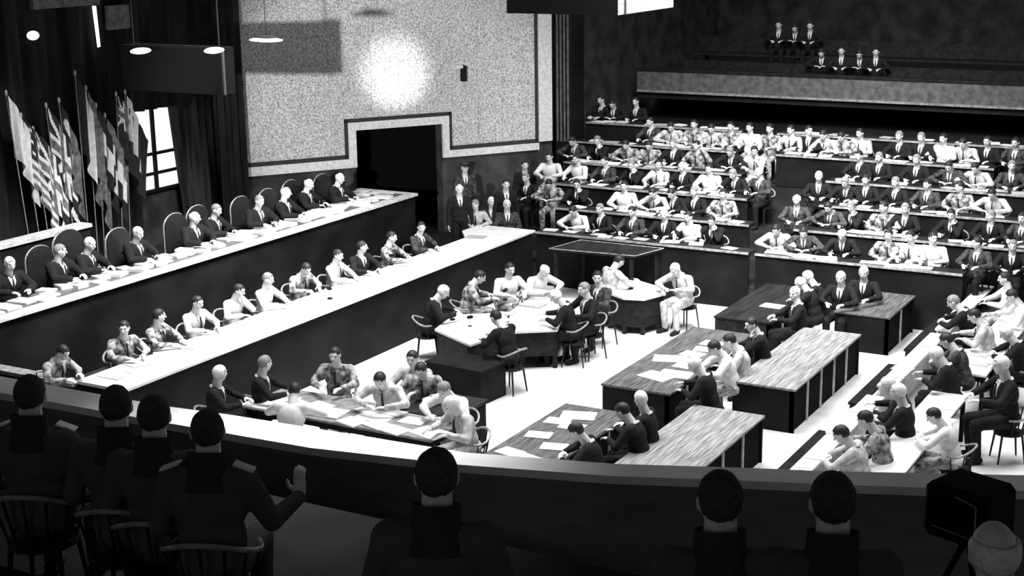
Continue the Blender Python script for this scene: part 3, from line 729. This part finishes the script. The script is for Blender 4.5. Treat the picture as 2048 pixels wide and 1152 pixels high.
# tall judges chairs
def judge_chair(x, y, i, s=1.0):
    t = thing('judge_chair', 'tall round-topped leather chair behind the %s judge from the left' % ORD[i], 'chair', (x, y, 1.15), math.radians(270), 'tall chairs of the judges')
    t.scale = (s, s, s)
    bm = NB(); pts = [(-.31, .35)] + [(-.31*math.cos(a), 1.12 + .24*math.sin(a)) for a in [math.pi*k/12 for k in range(13)]] + [(.31, .35)]
    a = [bm.verts.new((-.22, p[0], p[1])) for p in pts]; b = [bm.verts.new((-.30, p[0]*.98, p[1])) for p in pts]
    bm.faces.new(a); bm.faces.new(b[::-1])
    for k in range(len(pts)): bm.faces.new([a[k], b[k], b[(k+1) % len(pts)], a[(k+1) % len(pts)]])
    finish('backrest', bm, 'leather', t)
    bm = NB(); tube(bm, [(-.26, p[0]*1.02, p[1]) for p in pts], .016, 6); finish('rim', bm, 'rim_wood', t)
    B('seat', (-.25, -.28, .36), (.25, .28, .46), 'leather', t, .02)
    for sx in (-1, 1):
        for sy in (-1, 1): B('leg', (sx*.2-.025, sy*.22-.025, 0), (sx*.2+.025, sy*.22+.025, .36), 'dark_wood', t)
for i, (x, y, h) in enumerate(JU):
    p = at_head(x, y, 1.15, 'robe'); judge_chair(p.x - .05, max(p.y, 19.22) + .22, i, 1.12 if i == 2 else 1.0)
# clerks
CK = [(135,703,'K','d','write'),(258,654,'K','d','right'),(330,630,'K','d','left'),(395,602,'L','d','desk'),(478,578,'W','d','chin'),(543,556,'W','g','desk'),(612,535,'K','d','write'),(693,510,'L','d','desk'),(733,492,'D','d','left'),(787,472,'K','d','desk'),(877,455,'G','d','right')]
for i, (x, y, c, h, ps) in enumerate(CK):
    p = at_head(x, y, .5, ps); sit((p.x, max(p.y, 16.6)), .5, 270 + (5, -15, 10, -5, 0, 8, -10)[i % 7], ps, c, h, '%s clerk from the left along the white desk' % ORD[i], 'clerks seated behind the white desk')
# tiered rows
def row(k, side, data, dim=False):
    x, z = tier(k)
    data = sorted(data)
    for i, (px, py, c, h, ps) in enumerate(data):
        hx = PROTO[ps]['hc'].x
        p = atx(px, py, x + .62 + .2 - hx*.9)
        sit((x + .80 - hx, min(p.y, 17.1)), z - .75, 180 + random.uniform(-14, 14), ps, c, h, '%s from left in the %s, %s block' % (ORD[i], RN[k-1], side), 'audience in the %s of the %s block' % (RN[k-1], side))
row(1, 'left', [(1148,425,'W','d','read'),(1201,432,'D','g','desk'),(1265,436,'G','d','desk'),(1329,439,'D','b','desk'),(1378,442,'W','d','desk'),(1424,442,'D','d','chin')])
row(2, 'left', [(1053,372,'D','g','desk'),(1100,381,'K','d','read'),(1155,389,'D','d','chin'),(1249,389,'W','d','desk'),(1307,392,'L','d','read'),(1341,405,'D','d','write'),(1389,399,'D','g','desk'),(1447,399,'K','d','desk')])
row(3, 'left', [(1100,332,'W','d','desk'),(1154,336,'W','d','desk'),(1210,339,'G','d','desk'),(1264,342,'D','g','chin'),(1317,343,'L','d','left'),(1365,346,'D','b','desk'),(1419,350,'W','d','desk'),(1467,347,'D','g','write'),(1519,347,'G','b','desk')])
row(4, 'left', [(1146,290,'G','d','read'),(1196,296,'D','g','chin'),(1253,304,'K','d','read'),(1299,307,'K','d','write'),(1347,303,'D','g','desk'),(1394,311,'K','d','phones'),(1461,304,'D','g','read'),(1510,308,'L','d','chin')])
row(5, 'left', [(1301,243,'G','d','desk'),(1343,249,'L','d','read'),(1389,247,'K','d','desk'),(1424,251,'L','d','write'),(1462,254,'K','d','desk'),(1500,258,'W','d','desk'),(1540,260,'K','d','desk')])
row(5, 'right', [(1582,262,'L','d','desk'),(1614,261,'D','d','left'),(1647,275,'L','d','write'),(1677,279,'K','d','read'),(1708,274,'L','d','desk'),(1799,275,'D','g','desk'),(1843,276,'D','g','desk'),(1887,280,'W','d','desk'),(1927,285,'L','d','write'),(1975,288,'D','d','desk'),(2032,279,'G','d','desk')])
row(6, 'left', [(1162,228,'D','d','desk'),(1196,236,'D','d','desk'),(1225,236,'D','d','read'),(1272,243,'D','d','desk')])
row(4, 'right', [(1718,332,'D','d','desk'),(1758,334,'D','g','desk'),(1833,334,'D','g','desk'),(1898,345,'G','d','read'),(1950,354,'L','d','read'),(2023,356,'G','g','desk')])
row(3, 'right', [(1638,368,'D','w','desk'),(1691,368,'D','g','write'),(1727,372,'D','d','desk'),(1791,378,'D','g','desk'),(1854,390,'G','d','desk'),(1919,400,'K','d','right'),(1984,397,'L','d','read')])
row(2, 'right', [(1594,410,'G','b','desk'),(1658,414,'G','d','read'),(1703,412,'D','g','chin'),(1768,427,'K','d','right'),(1810,437,'D','g','desk'),(1902,447,'D','d','chin'),(1981,447,'D','g','right'),(2043,471,'G','d','desk')])
row(1, 'right', [(1553,474,'L','d','read'),(1608,475,'G','d','read'),(1685,472,'D','b','write'),(1777,486,'K','d','desk'),(1807,481,'L','d','desk'),(1854,487,'W','d','left'),(1954,503,'G','d','right'),(2025,508,'D','g','desk')])
# interpreters and guard left of the seating
IN = [(950,407,'L','g','right'),(978,402,'G','w','lap'),(1014,407,'G','w','lap')]
for i, (x, y, c, h, ps) in enumerate(IN):
    p = at_head(x, y, .45, ps); sit((p.x, p.y), .45, 215, ps, c, h, '%s of three beyond the clerks desk end' % ORD[i], 'trio beyond the clerks desk')
struct(B('interpreters_platform', (28.45, 15.6, 0), (33, 20, .45), 'dark_floor'))
for (x, y, c, h, lab) in ((930,336,'G','c','uniformed guard in a cap standing below the pale panelled wall'),(1050,330,'D','d','dark-suited man standing left of the third seating row'),(1012,368,'D','d','dark-suited man standing behind the seated trio'),(919,378,'D','b','dim figure standing by the dark doorway')):
    z0 = .45; p = atz(x, y, z0 + PROTO['stand']['hc'].z * 1.04)
    person((p.x, p.y), z0, 220, 'stand', c, h, lab, None)
# centre group
CG = [((887,590),'D','w','write',300,'at the left end of the centre tables'),((960,560),'K','d','write',300,'beside the man in white behind the centre tables'),((1020,545),'W','d','desk',235,'facing the camera behind the centre tables'),
      ((1090,548),'W','b','read',250,'bent over at the back right of the centre tables'),((1112,600),'D','w','write',110,'hunched at the near right of the centre tables'),((1168,585),'D','g','desk',150,'back turned, right of the centre tables'),((1195,562),'G','d','left',160,'between the centre tables and the small table'),
      ((992,642),'D','d','write',80,'back turned at the near side of the centre tables'),((1238,528),'L','d','write',330,'leaning over the small white-topped table'),((1350,545),'L','w','read',165,'on a chair at the right of the small table')]
for (x, y), c, h, ps, fc, wh in CG:
    p = at_head(x, y, 0, ps); sit((p.x, p.y), 0, fc, ps, c, h, wh, 'people around the centre tables', scale=1.12)
# left group
LG = [((440,755),'D','w','left',300,'leftmost of the left group near the rail'),((530,735),'D','g','left',300,'second from left, tall, in the left group'),((670,718),'K','d','desk',200,'behind the middle of the left group table'),((590,790),'W','d','read',20,'in front of the left group table, back to camera'),
      ((825,725),'L','d','desk',190,'standing out at the back right of the left group'),((842,748),'K','d','write',200,'in the middle of the right end, left group'),((888,788),'W','g','read',170,'second from the right end of the left group'),((902,818),'L','w','write',150,'at the near right end of the left group'),((760,768),'L','d','read',190,'behind papers at the centre of the left group')]
for (x, y), c, h, ps, fc, wh in LG:
    p = at_head(x, y, 0, ps); sit((p.x, p.y), 0, fc, ps, c, h, wh, 'people of the left group', scale=1.12)
# counsel between the right tables
RG = [((1245,828),'D','d','write',95,'left of a pair between the tables near the rail'),((1275,812),'D','w','right',100,'right of a pair between the tables near the rail'),((1150,868),'D','d','read',110,'head down beside the papers by the rail'),((1440,742),'D','w','write',100,'nearest at the centre-right table with papers'),((1482,690),'L','d','write',110,'in a pale jacket at the centre-right table'),((1430,700),'W','d','read',120,'bent over papers at the centre-right table'),
      ((1557,565),'D','b','read',95,'bald, far left at the dark right tables'),((1607,562),'D','w','write',95,'second at the dark right tables'),((1681,560),'D','w','desk',180,'behind the dark right table'),((1727,550),'D','w','desk',185,'farthest behind the dark right table'),((1648,598),'D','w','left',120,'face turned, between the dark right tables'),((1555,660),'D','d','chin',120,'in the dark between the middle right tables')]
for (x, y), c, h, ps, fc, wh in RG:
    p = at_head(x, y, 0, ps); sit((p.x, min(8.62, max(8.35, p.y)) if p.x < 26.5 else p.y), 0, fc, ps, c, h, wh, 'counsel between the right tables', p.x > 27, scale=1.1)
PG = [((1918,612),'D','g','read',95,'farthest by the dark gap at the right tables'),((1960,640),'L','d','write',100,'in pale clothes beyond the white tables'),((1885,718),'D','w','write',95,'white-haired at the far white table'),((1905,690),'G','d','read',95,'half hidden at the far white table'),((1790,780),'D','w','write',95,'upper of two by the near white table'),((1810,795),'D','w','desk',95,'lower of two by the near white table'),((1745,850),'K','d','write',95,'between the ledge and near white table'),((1697,880),'L','d','read',95,'nearest the rail by the near white table'),
      ((2020,565),'W','d','desk',110,'in white at the right edge, upper'),((2035,600),'W','d','write',110,'in white at the right edge, lower'),((2025,675),'D','w','read',100,'at the right edge beside the far white table')]
for (x, y), c, h, ps, fc, wh in PG:
    p = at_head(x, y, 0, ps); sit((p.x, p.y + .1), 0, fc, ps, c, h, wh, 'people at the white tables on the right', p.x > 24, scale=1.12)
p = at_head(1868, 828, 0, 'read'); sit((p.x, p.y), 0, 95, 'read', 'W', 'd', 'leaning on the near white table, back to camera', 'writers right of the white tables')
p = at_head(2000, 757, 0, 'desk'); sit((p.x, p.y), 0, 120, 'desk', 'D', 'w', 'dark-coated, large, right of the near white table', 'writers right of the white tables', scale=1.24)
# gallery people
for i, (x, y) in enumerate(((1556, 100), (1588, 98), (1615, 112), (1642, 125), (1682, 130), (1718, 128), (1742, 130))):
    p = atx(x, y, 38.8 if y > 115 else 40.0); sit((p.x, p.y), 3.2 if y > 115 else 3.75, 190, ('desk', 'read')[i % 2], 'D', 'd', '%s from left in the dark gallery' % ORD[i], 'spectators in the gallery', False)
B('gallery_step', (39.5, 2, 3.2), (45.5, 17.4, 3.75), 'dark_floor', gl)
for X, z0, nm in ((38.75, 3.2, 'front'), (39.95, 3.75, 'rear')):
    t = thing('gallery_bench', 'dark wooden %s bench in the shadowed gallery' % nm, 'bench', (X, 11, z0), 0, 'gallery benches')
    B('seat_board', (-.2, -5.5, .38), (.25, 5.5, .43), 'dark_wood', t); B('back_board', (.27, -5.5, .45), (.31, 5.5, .85), 'dark_wood', t)
    for y in (-5.2, 0, 5.2): B('support', (-.15, y-.04, 0), (.28, y+.04, .38), 'dark_wood', t)
# small desk microphones
MI = [(660, 598, 1.25, 'middle of the clerks desk'), (783, 530, 1.25, 'far half of the clerks desk'), (300, 708, 1.25, 'near part of the clerks desk'), (905, 640, .76, 'left end of the centre tables'), (940, 655, .76, 'near corner of the centre tables'),
      (1010, 600, .76, 'middle of the centre tables'), (455, 478, 1.9, 'judges bench, left half'), (640, 415, 1.9, 'judges bench, right half'), (250, 525, 1.9, 'judges bench, near end'), (1262, 578, .75, 'small right table')]
for x, y, z, wh in MI:
    q = atz(x, y, z)
    t = thing('desk_microphone', 'small dark table microphone on the ' + wh, 'microphone', q, random.uniform(0, 6), 'table microphones')
    bm = NB(); cap(bm, (0, 0, .012), .055, (0, 0, .018), .045)
    for v in bm.verts: v.co.z = max(0, min(.03, v.co.z))
    finish('base', bm, 'black_wood', t, True)
    bm = NB(); tube(bm, [(0, 0, .02), (0, 0, .17)], .007, 6); finish('stem', bm, 'metal', t)
    bm = NB(); cap(bm, (-.03, 0, .19), .03, (.035, 0, .205), .032); finish('pickup_head', bm, 'black_wood', t, True)
# foreground spectators seen from behind
FG = [(60,790,5.15,'leftmost foreground silhouette'),(232,812,5.3,'second foreground silhouette from left, tall'),(308,832,5.15,'third foreground silhouette from left'),(415,862,5.15,'fourth foreground silhouette, raising a pale hand'),(873,952,5.45,'head just showing below the rail at the centre'),(1440,1000,5.55,'dark head against the rail right of centre'),(1665,1003,5.7,'dark head against the rail toward the right'),(1988,1105,5.9,'dim blurred head in the lower right corner')]
for x, y, z, wh in FG:
    s = 1.12; zf = 3.88 if z < 5.4 else 4.3; h = PROTO['lap']['hc'].z * s
    p = atz(x, y, zf + h)
    pz = 'hand_up' if x == 415 else 'lap'
    r = person((p.x, p.y), zf, 25, pz, 'D', 'b' if x > 1900 else 'd', 'dark seated person seen from behind, ' + wh, 'foreground balcony spectators', s, neck_shade=True)
    if x in (60, 415):
        for sd in (-1, 1): sb = B('shoulder_strap', (-.035, -.055, 0), (.035, .055, .012), 'cloth_W', r, .004); sb.location = (.0, .185*sd, (1.045 if x == 60 else 1.05)); sb.rotation_euler = (-.35*sd, 0, 0)
    chair((r.location.x, r.location.y, zf), 25, 'wooden armchair under the %s' % wh, 'foreground balcony chairs')
struct(B('balcony_step', (4.9, -6, 2.95), (8.05, 13, 3.88), 'balcony_boards')); struct(B('balcony_step', (-4, -8, 2.95), (5.6, 13, 4.3), 'balcony_boards'))
# film camera at the lower right
q = atz(1940, 1010, 5.2)
t = thing('film_camera', 'dark boxy film camera with thin metal frame at lower right', 'camera', (q.x, q.y, q.z), math.radians(-20))
B('housing', (-.15, -.17, -.16), (.15, .17, .12), 'black_wood', t, .03)
bm = NB(); tube(bm, [(-.16, -.13, -.10), (-.16, -.13, .07), (-.16, -.02, .09)], .004, 6); tube(bm, [(-.16, -.13, -.10), (-.16, .10, -.09)], .004, 6); finish('frame_rail', bm, 'metal', t)
bm = NB(); cap(bm, (.15, 0, -.02), .05, (.27, 0, -.02), .06); finish('lens', bm, 'black_wood', t, True)
for a in range(3):
    bm = NB(); an = a*2.094; tube(bm, [(0, 0, -.16), (.3*math.cos(an), .3*math.sin(an), 4.3 - q.z)], .016, 6); finish('tripod_leg', bm, 'black_wood', t)

# ------------------------------------------------------------------ papers on the desks
scatter(60, 15.8, 27.8, 18.75, 19.12, 1.895, 'white document lying on the long judges bench', 'documents on the judges bench', 1.0, .15, 3, (.01, .07))
scatter(7, 27.0, 27.8, 19.2, 19.8, 1.895, 'white document at the far return of the bench', 'documents on the bench return', 1.0, .2, 4)
scatter(26, 15.9, 28.0, 15.65, 16.3, 1.25, 'pale sheets lying on the white clerks desk', 'papers on the clerks desk', 1.0, .6, 5, (.003, .012))
scatter(7, 16.8, 18.9, 9.1, 9.85, .74, 'white papers on the table beside the balcony rail', 'papers on the near counsel table', 1.25, 0, 6)
scatter(8, 21.0, 23.6, 9.0, 9.6, .74, 'white papers on the dark centre-right table', 'papers on the centre-right table', 1.3, .0, 7)
scatter(8, 22.0, 24.4, 12.6, 13.7, .76, 'papers heaped on the white centre tables', 'papers on the centre tables', 1.1, .45, 8)
scatter(14, 17.0, 17.85, 11.1, 14.2, .74, 'white papers covering the table of the left group', 'papers of the left group', 1.35, .1, 9)
paper(atz(1545, 612, .745), .74, .42, .3, .01, 1.5, 'single white sheet on the dark table before the right block', 'papers on the far counsel table')
for k in range(1, 7):
    x, z = tier(k)
    scatter(9, x+.12, x+.30, LY[k][0]+.2, LY[k][1]-.2, z, 'white papers on the left block desk, %s' % RN[k-1], 'papers on the left block %s' % RN[k-1], 1, .2, 20+k)
    scatter(9, x+.12, x+.30, RY[k][0]+.2, RY[k][1]-.2, z, 'white papers on the right block desk, %s' % RN[k-1], 'papers on the right block %s' % RN[k-1], 1, .2, 40+k)
scatter(8, 17.4, 28, 4.7, 5.1, .74, 'loose papers on the narrow white tables at right', 'papers on the white tables', 1, .5, 61, (.003, .01))
scatter(12, 17, 28, 5.8, 5.95, .74, 'small papers on the white writing ledges', 'papers on the ledges', .8, .5, 62, (.003, .01))


by = {}
for o in bpy.data.objects:
    if o.parent is None and 'label' in o: by.setdefault(o['label'], []).append(o)
bpy.context.view_layer.update()
for lb, os_ in by.items():
    if len(os_) < 2: continue
    os_.sort(key=lambda o: o.matrix_world.translation.length)
    n = len(os_); words = {2: ['nearer one', 'farther one'], 3: ['nearest one', 'middle one', 'farthest one']}.get(n) or ['%s nearest' % ORD[i] for i in range(n)]
    for o, w_ in zip(os_, words):
        o['label'] = ' '.join((lb.split() )[:13]) + ', ' + w_
print('labels repeated:', [k for k, v in USED.items() if v > 1][:5], 'objects', len(bpy.data.objects))
